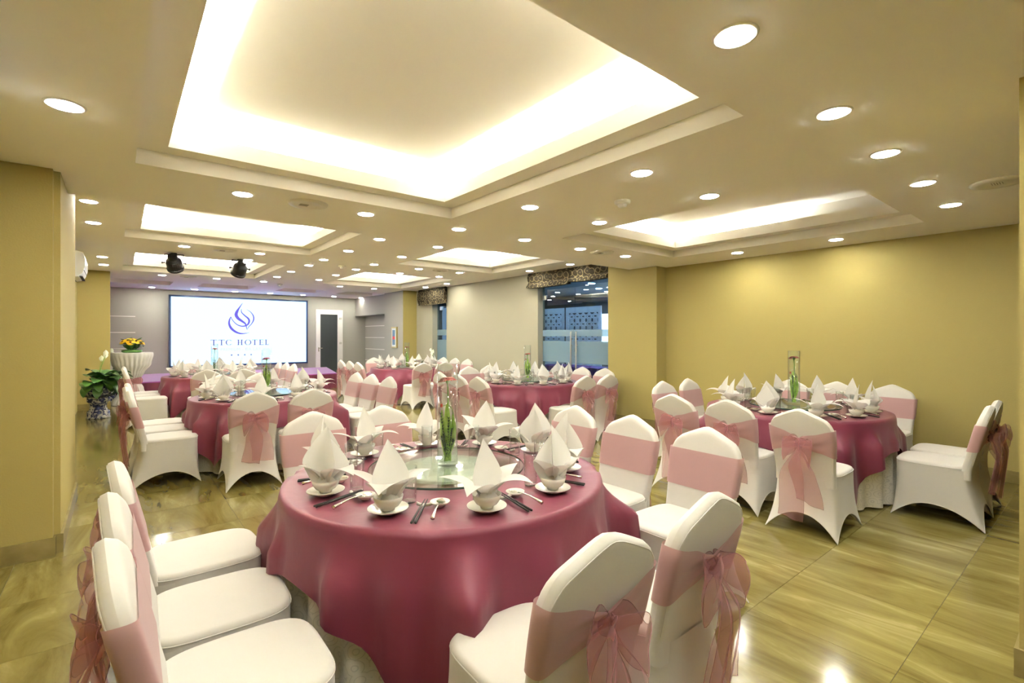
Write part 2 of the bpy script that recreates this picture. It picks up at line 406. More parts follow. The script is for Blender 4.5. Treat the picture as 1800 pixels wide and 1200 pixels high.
# ------------------------------------------------------------------ lit screen with logo
sc = empty('display_screen', (0, YF, 0)); tag(sc, 'large lit white display screen with violet logo on the far wall', 'screen')
sx0, sx1, sz0, sz1 = 1.13, 4.92, .58, 2.66
part('screen_frame', merge(box(sx0,-.10,sz0,sx0+.05,-.0,sz1), box(sx1-.05,-.10,sz0,sx1,0,sz1), box(sx0,-.10,sz0,sx1,0,sz0+.05), box(sx0,-.10,sz1-.05,sx1,0,sz1)), 'screen_frame', sc)
panel = part('screen_panel', box(sx0+.05,-.08,sz0+.05,sx1-.05,-.02,sz1-.05), 'screen_glow', sc)
def UV(u, v): return (2.95+(u/10-63)*.0155, 1.48+(70.5-v/10)*.0172)
def stroke(pts, ws, n=28):
    P = [UV(*p) for p in pts]; N = len(P)
    def cr(t):
        x = t*(N-1); i = min(int(x), N-2); f = x-i
        g = lambda k: P[max(0, min(N-1, k))]
        out = []
        for c in (0, 1):
            a, b, d, e = g(i-1)[c], g(i)[c], g(i+1)[c], g(i+2)[c]
            out.append(.5*(2*b+(d-a)*f+(2*a-5*b+4*d-e)*f*f+(3*b-a-3*d+e)*f**3))
        w = (lerp(ws[i], ws[i+1], f)*1.1+2)*.00158/2
        return out[0], out[1], w
    V = []; F = []
    for k in range(n+1):
        t = k/n; x, z, w = cr(t); x2, z2, _ = cr(min(1, t+.01)); x1, z1, _ = cr(max(0, t-.01))
        dx, dz = x2-x1, z2-z1; l = math.hypot(dx, dz) or 1
        V += [(x-dz/l*w, -.083, z+dx/l*w), (x+dz/l*w, -.083, z-dx/l*w)]
        if k: F.append((2*k-2, 2*k-1, 2*k+1, 2*k))
    return V, F
for pts, ws in [
  ([(660,112),(600,200),(560,270),(545,330),(580,390),(650,440),(710,490),(735,590)], [2,20,42,50,46,36,24,3]),
  ([(635,220),(640,280),(700,340),(760,390),(775,440),(745,500),(660,530),(560,500),(480,420),(455,362)], [5,14,20,28,30,24,18,14,11,6]),
  ([(730,228),(800,270),(850,340),(855,410),(820,480),(770,535),(740,585)], [2,10,18,20,13,9,5]),
  ([(455,362),(430,420),(425,490),(455,560),(520,620),(600,655),(680,660),(775,642)], [6,22,30,38,36,26,14,2])]:
    part('logo_stroke', stroke(pts, ws), 'logo_violet', panel)
def rect_uv(u0, v0, u1, v1):
    a = UV(u0, v0); b = UV(u1, v1)
    return [(a[0],-.083,a[1]),(b[0],-.083,a[1]),(b[0],-.083,b[1]),(a[0],-.083,b[1])], [(0,1,2,3)]
def arc_uv(cu, cv, ru, rv, a0, a1, thick, n=26):
    V = []; F = []
    for k in range(n+1):
        a = math.radians(lerp(a0, a1, k/n)); w = 6+thick*abs(math.cos(a))
        for s in (-1, 1):
            x, z = UV(cu+(ru+s*w/2)*math.cos(a), cv-(rv+s*w/2*.6)*math.sin(a)); V.append((x, -.083, z))
        if k: F.append((2*k-2, 2*k-1, 2*k+1, 2*k))
    return V, F
vt, vb = 768, 866
def letter(ch, a, b):
    m = (a+b)/2; t = 19; s = 8
    if ch == 'T': return merge(rect_uv(a,vt,b,vt+s), rect_uv(a,vt,a+4,vt+22), rect_uv(b-4,vt,b,vt+22), rect_uv(m-t/2,vt,m+t/2,vb), rect_uv(m-19,vb-s,m+19,vb))
    if ch == 'H': return merge(rect_uv(a+13,vt,a+13+t,vb), rect_uv(b-13-t,vt,b-13,vb), rect_uv(a+13,815,b-13,820), *[rect_uv(q,w,q+38,w+s) for q in (a,b-38) for w in (vt,vb-s)])
    if ch == 'E': return merge(rect_uv(a+10,vt,a+10+t,vb), rect_uv(a,vt,b-6,vt+s), rect_uv(a,vb-s,b,vb), rect_uv(a+10,814,b-18,819), rect_uv(b-10,vt,b-6,vt+20), rect_uv(b-4,vb-22,b,vb), rect_uv(b-20,806,b-16,828))
    if ch == 'L': return merge(rect_uv(a+12,vt,a+12+t,vb), rect_uv(a,vt,a+38,vt+s), rect_uv(a,vb-s,b,vb), rect_uv(b-4,vb-24,b,vb))
    if ch == 'O': return arc_uv(m,817,(b-a)/2-6,46,0,360,13)
    if ch == 'C': return merge(arc_uv(m,817,(b-a)/2-6,46,42,318,13), rect_uv(b-10,vt+6,b-6,vt+30), rect_uv(b-10,vb-26,b-6,vb-10))
for ch, a, b in [('T',112,218),('T',243,348),('C',368,474),('H',563,664),('O',698,810),('T',828,925),('E',955,1040),('L',1062,1135)]:
    part('letter', letter(ch, a, b), 'logo_type', panel)
fc = bpy.data.curves.new('subtitle', 'FONT'); fc.body = 'PREMIUM - \u0110\u00c0 L\u1ea0T'; fc.size = .118; fc.align_x = 'CENTER'; fc.extrude = .0005; fc.space_character = 1.12
fc.materials.append(MATS['logo_pale'])
xx, zz = UV(632, 963); 
fo = bpy.data.objects.new('subtitle', fc); COL.objects.link(fo)
fm = bpy.data.meshes.new_from_object(fo.evaluated_get(bpy.context.evaluated_depsgraph_get())); bpy.data.objects.remove(fo)
if not fm.materials: fm.materials.append(MATS['logo_pale'])
put('subtitle', fm, panel, (xx, -.083, zz), (PI/2, 0, 0))
for u in (467, 582, 697, 811):
    x, z = UV(u, 1040); V = [(x, -.083, z)]
    for k in range(10):
        r = .037 if k % 2 == 0 else .015; a = PI/2+k*PI/5; V.append((x+r*math.cos(a), -.083, z+r*math.sin(a)))
    part('star', (V, [(0, 1+k, 1+(k+1) % 10) for k in range(10)]), 'logo_star', panel)

# ------------------------------------------------------------------ downlights and other ceiling fittings
ring_me = mesh('trim_ring', lathe([(.066,-.001),(.070,-.006),(.080,-.005),(.083,0)], 28, False, False), 'white_trim', True)
disc_me = mesh('lamp_disc', ([(r*math.cos(-2*PI*k/16), r*math.sin(-2*PI*k/16), z) for r, z in ((.066, -.003), (.063, -.008)) for k in range(16)], [tuple(range(16, 32))]+[(k, (k+1) % 16, 16+(k+1) % 16, 16+k) for k in range(16)]), 'lamp_glow', False)
rows = {.90: (1.80,2.81,3.68,4.61,5.56), 2.06: (2.81,3.70,6.51), 3.22: (-.20,2.80,3.71,6.50), 4.35: (.77,1.78,2.79,3.70,4.64,5.56),
        6.32: (-.22,2.78,3.69,6.47), 7.48: (-.22,2.78,3.68,6.49), 8.61: (.76,1.77,2.77,3.68,4.60,5.54), 9.46: (1.76,2.77,3.67,4.61,5.55),
        10.61: (-.20,2.76,3.67,6.45), 11.75: (-.20,2.76,3.67,6.48), 12.98: (.75,1.77,2.75,4.60,5.55), 16.38: (.72,1.70,2.70,3.65,4.62,5.60,6.53)}
rows[.901] = (-.20, .77); rows[-.25] = (.77, 1.80); rows[-1.4] = (1.80,)  # downlights added out of view to brighten near chair backs and ceiling
rn = ['the nearest ceiling row','the second ceiling row','the third ceiling row','the fourth ceiling row, before the ceiling step','the row just past the ceiling step',
      'the second row past the step','the third row past the step','the row before the hanging spotlights','the row beyond the spotlights','the seventh row past the step','the row before the stage','the row above the screen']
keys = sorted(k for k in rows)
names = {k: rn[i] for i, k in enumerate([k for k in keys if round(k*1000) % 10 == 0 and k > 0])}
hid = {.901: 'the row over the viewer', 2.061: 'the row beside the nearest tray', -.25: 'the first row behind the viewer', -1.4: 'the second row behind the viewer', -2.55: 'the third row behind the viewer'}
ordn = ['first', 'second', 'third', 'fourth', 'fifth', 'sixth', 'seventh']
for y, xs in rows.items():
    for i, x in enumerate(xs):
        e = empty('downlight', (x, y, C1 if y < YS else C2))
        put('trim_ring', ring_me, e); put('lamp_disc', disc_me, e)
        lab = names.get(y)
        tag(e, (f'round recessed downlight, {ordn[i]} from the left in {lab}' if lab else f'round recessed downlight added out of view, {ordn[i]} in {hid[y]}'), 'ceiling light', 'recessed downlights')
vent_me = mesh('vent_plate', lathe([(.16,0),(.155,-.012),(.10,-.018),(.09,-.010),(.05,-.016),(.001,-.018)], 28, False, False), 'vent_white', True)
vent_sl = mesh('vent_slot', merge(*[box(-.07, -.03+.014*k, -.0195, .0, -.025+.014*k, -.017) for k in range(5)]), 'vent_grille')
for x, y, z, l in [(1.26,4.32,C1,'over the nearest table'),(5.05,4.34,C1,'before the glass doors'),(5.01,.55,C1,'near the picture edge by the pillar'),(5.05,8.55,C2,'above the cream wall'),(1.28,8.59,C2,'before the hanging spotlights'),(1.22,12.96,C2,'before the stage')]:
    e = empty('ceiling_vent', (x, y, z)); put('vent_plate', vent_me, e); put('vent_slot', vent_sl, e)
    tag(e, f'round flush ceiling speaker vent {l}', 'vent', 'ceiling vents')
for x, y, z, l in [(3.27,2.59,C1,'between the two near trays'),(3.28,9.15,C2,'in the middle of the ceiling'),(3.20,13.34,C2,'near the stage')]:
    e = empty('smoke_detector', (x, y, z))
    part('detector_base', lathe([(.065,0),(.065,-.02),(.055,-.03)], 20, False, True), 'plastic_white', e, True)
    part('detector_head', lathe([(.035,-.03),(.035,-.05),(.02,-.056)], 16, False, True), 'plastic_white', e, True)
    tag(e, f'small white smoke detector on the ceiling {l}', 'smoke detector', 'smoke detectors')

def spotlight(x, y, tilt, pan, lab):
    e = empty('stage_spotlight', (x, y, C2), pan); e.scale = (.82, .82, .82)
    part('mount_plate', lathe([(.05,0),(.05,-.02)], 16), 'black_metal', e)
    part('yoke', merge(box(-.155,-.012,-.035,.155,.012,-.02), box(-.159,-.012,-.20,-.152,.012,-.02), box(.152,-.012,-.20,.159,.012,-.02)), 'black_metal', e)
    M = Matrix.Translation((0,0,-.19)) @ Matrix.Rotation(tilt, 4, 'X')
    part('lamp_body', xf(lathe([(.03,.19),(.075,.185),(.085,.15),(.085,.11),(.125,.06),(.135,.02),(.135,-.10),(.145,-.11),(.145,-.15),(.130,-.155)], 24), M), 'black_metal', e)
    part('lens', xf(lathe([(.001,-.150),(.07,-.158),(.128,-.157)], 24, True, False), M), 'lens_blue', e)
    for s in (-1, 1): part('clamp_knob', merge(xf(lathe([(.012,0),(.012,.035),(.022,.035),(.022,.05)], 10), Matrix.Translation((s*.152,0,-.19)) @ Matrix.Rotation(s*PI/2, 4, 'Y'))), 'black_metal', e)
    tag(e, lab, 'spotlight', 'stage spotlights')
spotlight(.70, 9.44, math.radians(48), math.radians(-18), 'black stage spotlight on the ceiling nearer the left pillar')
spotlight(1.64, 9.50, math.radians(42), math.radians(14), 'black stage spotlight on the ceiling above the screen logo')

def aircon(y0, y1, z0, z1, dep, lab):
    e = empty('air_conditioner', (XL, 0, 0))
    def prof(u, v):
        a = u; pts = [(0,1),(.55,1),(.92,.93),(1,.7),(1,.42),(.9,.16),(.72,.03),(.5,0),(0,0)]
        k = a*(len(pts)-1); i = min(int(k), len(pts)-2); f = k-i
        return (lerp(pts[i][0], pts[i+1][0], f)*dep, lerp(y0, y1, v), lerp(z0, z1, lerp(pts[i][1], pts[i+1][1], f)))
    V, F = grid(prof, 16, 6); n = 17
    F += [tuple(range(n)), tuple(6*n+i for i in range(n-1, -1, -1))]
    part('housing', (V, F), 'plastic_white', e)
    part('air_slot', merge(box(dep*.78, y0+.02, z0+.012, dep*.90, y1-.02, z0+.02), box(dep*.5, y0+.02, z0-.002, dep*.53, y1+.001, z0+.03), box(dep*.93, y0+.02, z0+.10, dep*.96, y1+.001, z0+.105)), 'slot_black', e)
    tag(e, lab, 'air conditioner')
aircon(8.95, 9.75, 2.29, 2.66, .27, 'white wall air conditioner just beyond the left foreground pillar')
aircon(2.3, 3.2, 2.30, 2.585, .20, 'white wall air conditioner edge at the left picture border')

# ------------------------------------------------------------------ glass doors, blinds, lobby
def gdoor(y0, y1, hinge_y, lab):
    e = empty('glass_door', (7.0, (y0+y1)/2, 0)); h = (y1-y0)/2
    pn = part('pane', box(-.006, -h+.004, .02, .006, h-.004, 2.60), 'door_glass', e)
    part('frosted_band', box(-.009, -h+.004, 1.475, -.0065, h-.004, 1.605), 'frosted', pn)
    part('frosted_band', box(-.009, -h+.004, .95, -.0065, h-.004, 1.38), 'frosted', pn)
    hy = h-.07 if hinge_y < (y0+y1)/2 else -h+.07
    for s in (-1,): part('handle', merge(tube([(s*.05, hy, .62), (s*.05, hy, 1.57)], .016, 10), tube([(0, hy, .60), (s*.05, hy, .60)], .01, 8), tube([(0, hy, 1.30), (s*.05, hy, 1.30)], .01, 8)), 'brushed', e)
    cy = -h+.06 if hinge_y < (y0+y1)/2 else h-.06
    part('patch_fitting', box(-.02, cy-.06, 2.24, .02, cy+.06, 2.33), 'brushed', e)
    e['kind'] = 'structure'; e['label'] = lab; e['category'] = 'door'
gdoor(5.67, 6.70, 5.67, 'glass door leaf nearer the yellow pillar'); gdoor(6.70, 7.63, 7.63, 'glass door leaf nearer the cream wall')
# far window
wn = empty('window_1', (7.02, 11.67, 0)); wn['kind'] = 'structure'; wn['label'] = 'tall narrow far window with frosted bands'; wn['category'] = 'window'
pn = part('pane', box(-.006,-.37,.05,.006,.37,2.5), 'door_glass', wn)
part('frosted_band', box(-.009,-.37,1.50,-.0065,.37,1.66), 'frosted', pn); part('frosted_band', box(-.009,-.37,.4,-.0065,.37,1.38), 'frosted', pn)
part('patch_fitting', box(-.03,.10,2.2,.03,.2,2.3), 'brushed', wn)
def blind(x, y0, y1, z0, lab, folds=3):
    e = empty('roman_blind', (x, (y0+y1)/2, C2)); h = (y1-y0)/2; H = C2-z0
    def f(u, v):
        b = abs(math.sin(PI*folds*v*.5+.2))
        sag = .035*(1-(2*u-1)**2)*v
        return (-.05-.07*b*(.3+.7*v)-.004*math.sin(u*31), lerp(-h, h, u), -H*v-sag*.4)
    def back(u, v): q = f(u, v); return (0.0, q[1], q[2])
    part('blind_fabric', merge(grid(f, 36, 18), grid(lambda u, v: (lerp(f(0,v)[0],0,u), -h, f(0,v)[2]), 3, 18), grid(lambda u, v: (lerp(f(1,v)[0],0,u), h, f(1,v)[2]), 3, 18),
        grid(lambda u, v: (lerp(f(u,1)[0],0,v), lerp(-h,h,u), f(u,1)[2]), 36, 2)), 'blind_cloth', e, True)
    part('head_rail', box(-.05,-h,-.03,0,h,-.001), 'wood_dark', e)
    tag(e, lab, 'blind', 'raised patterned roman blinds')
blind(6.84, 6.66, 7.86, 2.49, 'dark patterned roman blind over the glass doors beside the cream wall')
blind(6.85, 5.69, 6.64, 2.52, 'dark patterned roman blind over the glass doors beside the yellow pillar')
blind(6.82, 11.22, 12.70, 2.36, 'dark patterned roman blind above the far narrow window', 2)
# lobby beyond the doors
LX = 12.0
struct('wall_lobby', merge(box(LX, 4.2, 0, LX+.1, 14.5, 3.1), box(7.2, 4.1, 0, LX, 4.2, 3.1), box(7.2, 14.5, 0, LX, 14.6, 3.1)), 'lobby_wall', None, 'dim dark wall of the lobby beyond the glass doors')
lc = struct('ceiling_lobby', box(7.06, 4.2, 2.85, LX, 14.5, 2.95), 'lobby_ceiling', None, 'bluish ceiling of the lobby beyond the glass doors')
for i, (x, y) in enumerate([(8.2,6.3),(8.2,8.0),(9.6,6.8),(9.6,8.6),(10.8,7.4),(10.8,9.4),(8.4,10.4),(9.8,11.2)]):
    e = empty('downlight', (x, y, 2.85))
    part('lamp_disc', ([(.085*math.cos(-2*PI*k/12), .085*math.sin(-2*PI*k/12), -.003) for k in range(12)], [tuple(range(12))]), 'lobby_glow', e)
    tag(e, f'lobby downlight seen through the glass doors, {["nearest left","left","second","third","fourth","deep right","far left","deepest"][i]} of its cluster', 'ceiling light', 'lobby downlights')
def lattice(x, y0, y1, z0, z1, lab):
    e = empty('lattice_screen', (x, 0, 0)); t = .03
    fr = .10
    part('screen_board', merge(box(0,y0,0.02,t,y0+fr,z1), box(0,y1-fr,0.02,t,y1,z1), box(0,y0+fr,z1-.16,t,y1-fr,z1), box(0,y0+fr,.02,t,y1-fr,z0)), 'lattice_white', e)
    P = []
    n = max(2, round((y1-y0-2*fr)/.21)); w = (y1-y0-2*fr)/n; m = max(2, round((z1-.16-z0)/.21)); hh = (z1-.16-z0)/m
    for a in range(n):
        for b in range(m):
            cy, cz = y0+fr+(a+.5)*w, z0+(b+.5)*hh
            for (dy, dz, r, a0, a1) in ((0,0,.075,0,360),(-.055,.07,.05,200,470),(.055,.07,.05,70,340),(-.055,-.07,.05,250,520),(.055,-.07,.05,20,290)):
                V = []; F = []; K = 12
                for k in range(K+1):
                    g = math.radians(lerp(a0, a1, k/K))
                    for rr in (r-.013, r+.013):
                        V += [(0, cy+dy+rr*math.cos(g), cz+dz+rr*math.sin(g)), (t, cy+dy+rr*math.cos(g), cz+dz+rr*math.sin(g))]
                    if k: q = 4*k-4; F += [(q,q+2,q+6,q+4),(q+1,q+5,q+7,q+3),(q,q+4,q+5,q+1),(q+2,q+3,q+7,q+6)]
                P.append((V, F))
    part('fretwork', merge(*P), 'lattice_white', e)
    tag(e, lab, 'screen', 'lobby lattice screens')
lattice(9.6, 9.62, 11.1, .9, 2.26, 'white fretwork lattice screen in the lobby, nearer the cream wall')
lattice(9.6, 8.28, 9.54, .9, 2.26, 'white fretwork lattice screen in the lobby, behind the door handles')
struct('window_2', box(LX-.05, 8.6, 1.28, LX-.01, 10.4, 2.18), 'window_glow', None, 'bright daylight window at the end of the lobby')
lt = empty('lobby_table', (8.7, 8.3, 0)); part('table_top', box(-.35,-1.0,.72,.35,1.0,.75), 'lobby_purple', lt)
def lsk(u, v):
    s = u*5.4; a = .012*math.sin(u*190)*v
    if s < .7: x, y = -.35+s, -1-a
    elif s < 2.7: x, y = .35+a, -1+s-.7
    elif s < 3.4: x, y = .35-(s-2.7), 1+a
    else: x, y = -.35-a, 1-(s-3.4)
    return (x, y, .75-.73*v)
part('table_skirt', grid(lsk, 216, 2), 'lobby_purple', lt, True); tag(lt, 'purple skirted table in the lobby beyond the glass doors', 'table')

# fire cabinet
fb = empty('fire_cabinet', (6.44, 13.52, 1.13))
part('cabinet_frame', merge(box(-.05,-.17,0,0,-.12,.62), box(-.05,.12,0,0,.17,.62), box(-.05,-.12,0,0,.12,.05), box(-.05,-.12,.57,0,.12,.62)), 'brass', fb)
part('cabinet_border', merge(box(-.054,-.13,.04,-.05,-.09,.58), box(-.054,.09,.04,-.05,.13,.58), box(-.054,-.09,.04,-.05,.09,.09), box(-.054,-.09,.53,-.05,.09,.58)), 'white_trim', fb)
part('cabinet_glass', box(-.045,-.12,.05,-.04,.12,.57), 'cabinet_glass', fb); part('red_label', box(-.048,-.085,.25,-.045,.085,.34), 'red_label', fb)
tag(fb, 'glazed fire cabinet with red label on the far grey pillar', 'cabinet')

# ------------------------------------------------------------------ chair
ZS = .47
def crown(u):
    a = abs(u)
    z = .941-.105*max(0, math.sqrt(a*a+.015)-.1225)          # gently pointed crown
    if a > .72: z -= .115*(1-math.sqrt(max(0, 1-((a-.72)/.28)**2)))
    return z
def back_y(z): return -.205-.235*max(0, z-.44)
def back_w(z): return lerp(.205, .222, smooth01((z-.42)/.35))
def back_pt(u, v, side, off=0):
    z = lerp(.365, crown(u), v); w = back_w(z)
    th = (.032+off)*max(0, 1-abs(u)**26)**.5*max(.0, 1-v**40)**.5
    return ((u*(w+off*.9)), back_y(z)+side*th, z)
def usp(t):     # denser near edges
    return math.sin((t*2-1)*PI/2)
NU, NV = 26, 22
def vsp(t): return 1-(1-t)**1.35
Vf, Ff = grid(lambda u, v: back_pt(usp(u), vsp(v), 1), NU, NV)
Vb, Fb = grid(lambda u, v: back_pt(usp(u), vsp(v), -1), NU, NV)
CH = {}
CH['backrest'] = mesh('backrest', merge((Vf, [tuple(reversed(f)) for f in Ff]), (Vb, Fb)), 'cover', True)
PP = [back_pt(-.955, .25+.70*k/14, -1, .0005) for k in range(15)]+[back_pt(-.955+1.91*k/24, .955+.012*math.sin(PI*k/24), -1, .0005) for k in range(1, 24)]+[back_pt(.955, .95-.70*k/14, -1, .0005) for k in range(15)]
CH['edge'] = mesh('piping', tube(PP, .0022, 6), 'cover', True)
def sq(x, y, a, b, n): 
    s = (abs(x/a)**n+abs(y/b)**n)**(1/n); return x/s, y/s
def perim(q):   # unit square perimeter
    q = (q % 1)*4; i = int(q); f = q-i
    return [(lerp(-1,1,f),-1),(1,lerp(-1,1,f)),(lerp(1,-1,f),1),(-1,lerp(1,-1,f))][i], i, f
SY0, SY1 = -.225, .245; SCY, SB, SA = (SY0+SY1)/2, (SY1-SY0)/2, .222
def seat_fn(u, v):
    (px, py), i, f = perim(u)
    x, y = sq(px*SA, py*SB, SA, SB, 4.2)
    # v: 0 underside edge .. 1 centre top
    if v < .25: t = v/.25; k = 1.0; z = lerp(.415, .445, t)
    elif v < .6: t = (v-.25)/.35; k = 1-.10*(1-math.cos(t*PI/2)); z = .445+.022*math.sin(t*PI/2)
    else: t = (v-.6)/.4; k = .90*(1-t); z = .467+.010*math.sin(t*PI/2)
    return (x*k, SCY+y*k, z)
CH['seat'] = mesh('seat', grid(seat_fn, 64, 14, True), 'cover', True)
CH['seat_piping'] = mesh('seat_piping', tube([(lambda p: (p[0]*1.004, SCY+(p[1]-SCY)*1.004, .446))(seat_fn(k/64, .25)) for k in range(65)], .0025, 6, False), 'cover', True)
BA, BB0, BB1 = .245, -.315, .255
def skirt_fn(u, v):
    (px, py), i, f = perim(u)
    x0, y0 = sq(px*SA*.985, py*SB*.985, SA*.985, SB*.985, 5); y0 = y0*(1.09 if y0 < 0 else 1)+SCY
    bx = px*BA; by = py*(BB1 if py > 0 else -BB0)
    arch = 1-abs(2*f-1)**2.1
    H = (.155, .135, .12, .135)[i]                          # rear, right, front, left hem arches
    inn = 1-.085*arch
    bx *= inn if i in (1, 3) else 1; by *= inn if i in (0, 2) else 1
    zh = .004+H*arch
    t = v; k = t**2.0
    x = lerp(x0, bx, k); y = lerp(y0, by, k); z = lerp(.432, zh, t)
    return (x, y, z)
CH['skirt'] = mesh('skirt', grid(skirt_fn, 96, 16, True), 'cover', True)
CH['hem'] = mesh('hem', tube([skirt_fn(k/96, 1) for k in range(97)], .0035, 5, False), 'cover', True)
# sash
def band(u, v):     # u around the back, v height
    a = (u*4) % 4
    s = math.sin(u*2*PI)
    if u < .5:      # front
        uu = lerp(-1, 1, u/.5); z = lerp(.800, .590, v); vv = (z-.41)/(crown(usp((uu+1)/2))-.41)
        q = usp((uu+1)/2); w = back_w(z)+.004
        th = .036*max(0, 1-abs(q)**26)**.5
        return (q*w, back_y(z)+th+.0015, z)
    uu = lerp(1, -1, (u-.5)/.5); q = usp((uu+1)/2); g = 1-abs(q)**.9
    top = lerp(.800, .722, g); bot = lerp(.590, .655, g**.8)
    z = lerp(top, bot, v)+.006*math.sin(q*9+v*14)*(1-abs(q))
    w = back_w(z)+.004
    th = .036*max(0, 1-abs(q)**26)**.5+.010*g+.006*math.sin(v*13+q*5)*(g)
    return (q*w, back_y(z)-th-.0015, z)
CH['sash_band'] = mesh('sash_band', grid(band, 72, 14, True), 'sash_flat', True)
def make_bow(seed):
    R = random.Random(seed); kz = .688; ky = back_y(kz)-.055
    D = {}
    D['knot'] = mesh('bow', grid(lambda u, v: (.030*math.cos(u*2*PI)*math.sin(v*PI)*(1+.2*math.sin(u*19)), ky+.022*math.sin(u*2*PI)*math.sin(v*PI), kz+.034*math.cos(v*PI)), 16, 10, True), 'organza', True)
    loops = []
    for s in (-1, 1):
        L = R.uniform(.10, .135); tilt = R.uniform(-.3, .25); wd = R.uniform(.055, .078); dep = R.uniform(.03, .045); ph = R.uniform(0, 6)
        def lp(u, v, s=s, L=L, tilt=tilt, wd=wd, dep=dep, ph=ph):
            th = u*2*PI; x = L*.5*(1-math.cos(th)); y = -dep*.85*(1-math.cos(min(th, 2*PI-th)))*.5-dep*math.sin(th)*(1 if th < PI else .7)
            hw = .014+wd*math.sin(th/2)**.8
            z = (v*2-1)*hw*(1+.12*math.sin(th*2+ph)) - .55*x*x/L + .006*math.sin(v*9+th*3+ph)
            xx = x*(1-.10*abs(2*v-1)**2)
            return (s*(xx*math.cos(tilt)-z*math.sin(tilt)*.3), ky-.012+y+.006*math.sin(v*7+ph), kz+z+x*math.sin(tilt)*.6)
        loops.append(mesh('bow_loop', merge(grid(lp, 30, 9), *[tube([lp(k/24, e) for k in range(25)], .0011, 4) for e in (0, 1)]), 'organza', True))
    D['loops'] = loops
    tails = []
    for s in (-1, 1):
        Ln = R.uniform(.40, .56); w1 = R.uniform(.055, .085); dx = R.uniform(.02, .07); ph = R.uniform(0, 6); cut = R.uniform(-.05, .05)
        def tl(u, v, s=s, Ln=Ln, w1=w1, dx=dx, ph=ph, cut=cut):
            w = .012+w1*smooth01(v*2.2)
            x = s*(.006+dx*v)+(u*2-1)*w+.012*math.sin(v*6+ph)*v
            z = kz-.015-v*(Ln+cut*(u*2-1))
            y = ky-.012-.025*math.sin(min(1, v*3)*PI/2)+.016*math.sin(u*8+ph+v*3)*smooth01(v*2)+.05*v
            yb = back_y(.44)-.045-max(0, (.44-z))**2*.40
            return (x, min(y-.03, yb-.02) if z < .5 else y-.03*smooth01((.69-z)/.19), z)
        tails.append(mesh('bow_tail', merge(grid(tl, 14, 22), *[tube([tl(e, k/20) for k in range(21)], .0012, 4) for e in (0, 1)], tube([tl(k/12, 1) for k in range(13)], .0012, 4)), 'organza', True))
    D['tails'] = tails
    return D
BOWS = [make_bow(s) for s in (3, 11, 27, 42, 58)]
nchair = 0
def chair(bx, by, face, lab):
    global nchair
    rz = {'+X': -PI/2, '-X': PI/2, '+Y': 0, '-Y': PI}[face]+random.uniform(-.03, .03)
    fx, fy = -math.sin(rz), math.cos(rz)
    off = .325
    e = empty('banquet_chair', (bx+fx*off, by+fy*off, 0), rz)
    tag(e, lab, 'chair', 'white covered banquet chairs')
    b = put('backrest', CH['backrest'], e); put('piping', CH['edge'], b)
    s = put('seat', CH['seat'], e); put('seat_piping', CH['seat_piping'], s)
    k = put('skirt', CH['skirt'], e); put('hem', CH['hem'], k)
    put('sash_band', CH['sash_band'], e)
    B = BOWS[nchair % len(BOWS)]; nchair += 1
    kn = put('bow', B['knot'], e)
    for m in B['loops']: put('bow_loop', m, kn)
    for m in B['tails']: put('bow_tail', m, kn)
    return e

# ------------------------------------------------------------------ table linen and tableware meshes
TH, TRAD = .755, .80
def cloth(seed, rot, half=1.07):
    R = random.Random(seed); ph = [R.uniform(0, 6.28) for _ in range(4)]
    NA = 192; NT, NH = 5, 20
    V = []; F = []
    def hang(a):
        b = (a-rot) % (PI/2)-PI/4
        return half/math.cos(b)-TRAD
    for j in range(NT+NH+1):
        for i in range(NA):
            a = 2*PI*i/NA
            if j <= NT:
                r = TRAD*(.02+.98*j/NT)-.012*(j == NT); z = TH+.003*math.sin(5*a+ph[0])*(j/NT)*.4
                V.append((r*math.cos(a), r*math.sin(a), z)); continue
            s = ((j-NT)/NH)**1.4; L = hang(a); d = s*L
            b = abs(((a-rot) % (PI/2))-PI/4)/(PI/4)         # 1 at corner, 0 mid-side
            corner = b**2
            fold = 1.6-2.6*abs(math.sin(6.5*a+ph[1]+.6*math.sin(3*a+ph[2])))**.8+.5*math.sin(21*a+ph[3]+1.3*math.sin(2*a))
            amp = .10*smooth01(d/.22)*(.40+1.5*corner)
            rad = TRAD+.016*(1-math.exp(-d/.02))+.03*d+.14*d*corner*(1-.4*d)+(fold*.4+.45)*amp*min(1, d*5)
            rad = max(rad, TRAD+.010*min(1, d/.02)+.024*d+.034*smooth01(d/.5)+.008)
            z = TH-.004-d*.985 if d > .01 else TH-.004*s
            aa = a
            V.append((rad*math.cos(aa), rad*math.sin(aa), z))
    for j in range(NT+NH):
        for i in range(NA):
            k = (i+1) % NA; F.append((j*NA+i, j*NA+k, (j+1)*NA+k, (j+1)*NA+i))
    F.append(tuple(range(NA-1, -1, -1)))
    return V, F
def under(seed):
    R = random.Random(seed); ph = [R.uniform(0, 6.28) for _ in range(3)]
    def f(u, v):
        a = u*2*PI; d = v*.735
        r = TRAD-.004+.02*d+.030*smooth01(d/.5)*(math.sin(22*a+ph[0]+.8*math.sin(5*a+ph[1])))
        return (r*math.cos(a), r*math.sin(a), TH-.006-d)
    return grid(f, 240, 10, True)
under_me = mesh('white_tablecloth', under(5), 'damask', True, uv=lambda co: (math.atan2(co[1], co[0])*.8, co[2]))
susan_glass_me = mesh('glass_disc', lathe([(.001,.0),(.40,.0),(.408,.003),(.408,.009),(.40,.012),(.001,.012)], 64, True, True), 'susan_glass', False)
mat('glass_edge', (.05, .10, .08), .1)
susan_rim_me = mesh('glass_edge', lathe([(.4085,.001),(.4095,.003),(.4095,.009),(.4085,.011)], 64, False, False), 'glass_edge', True)
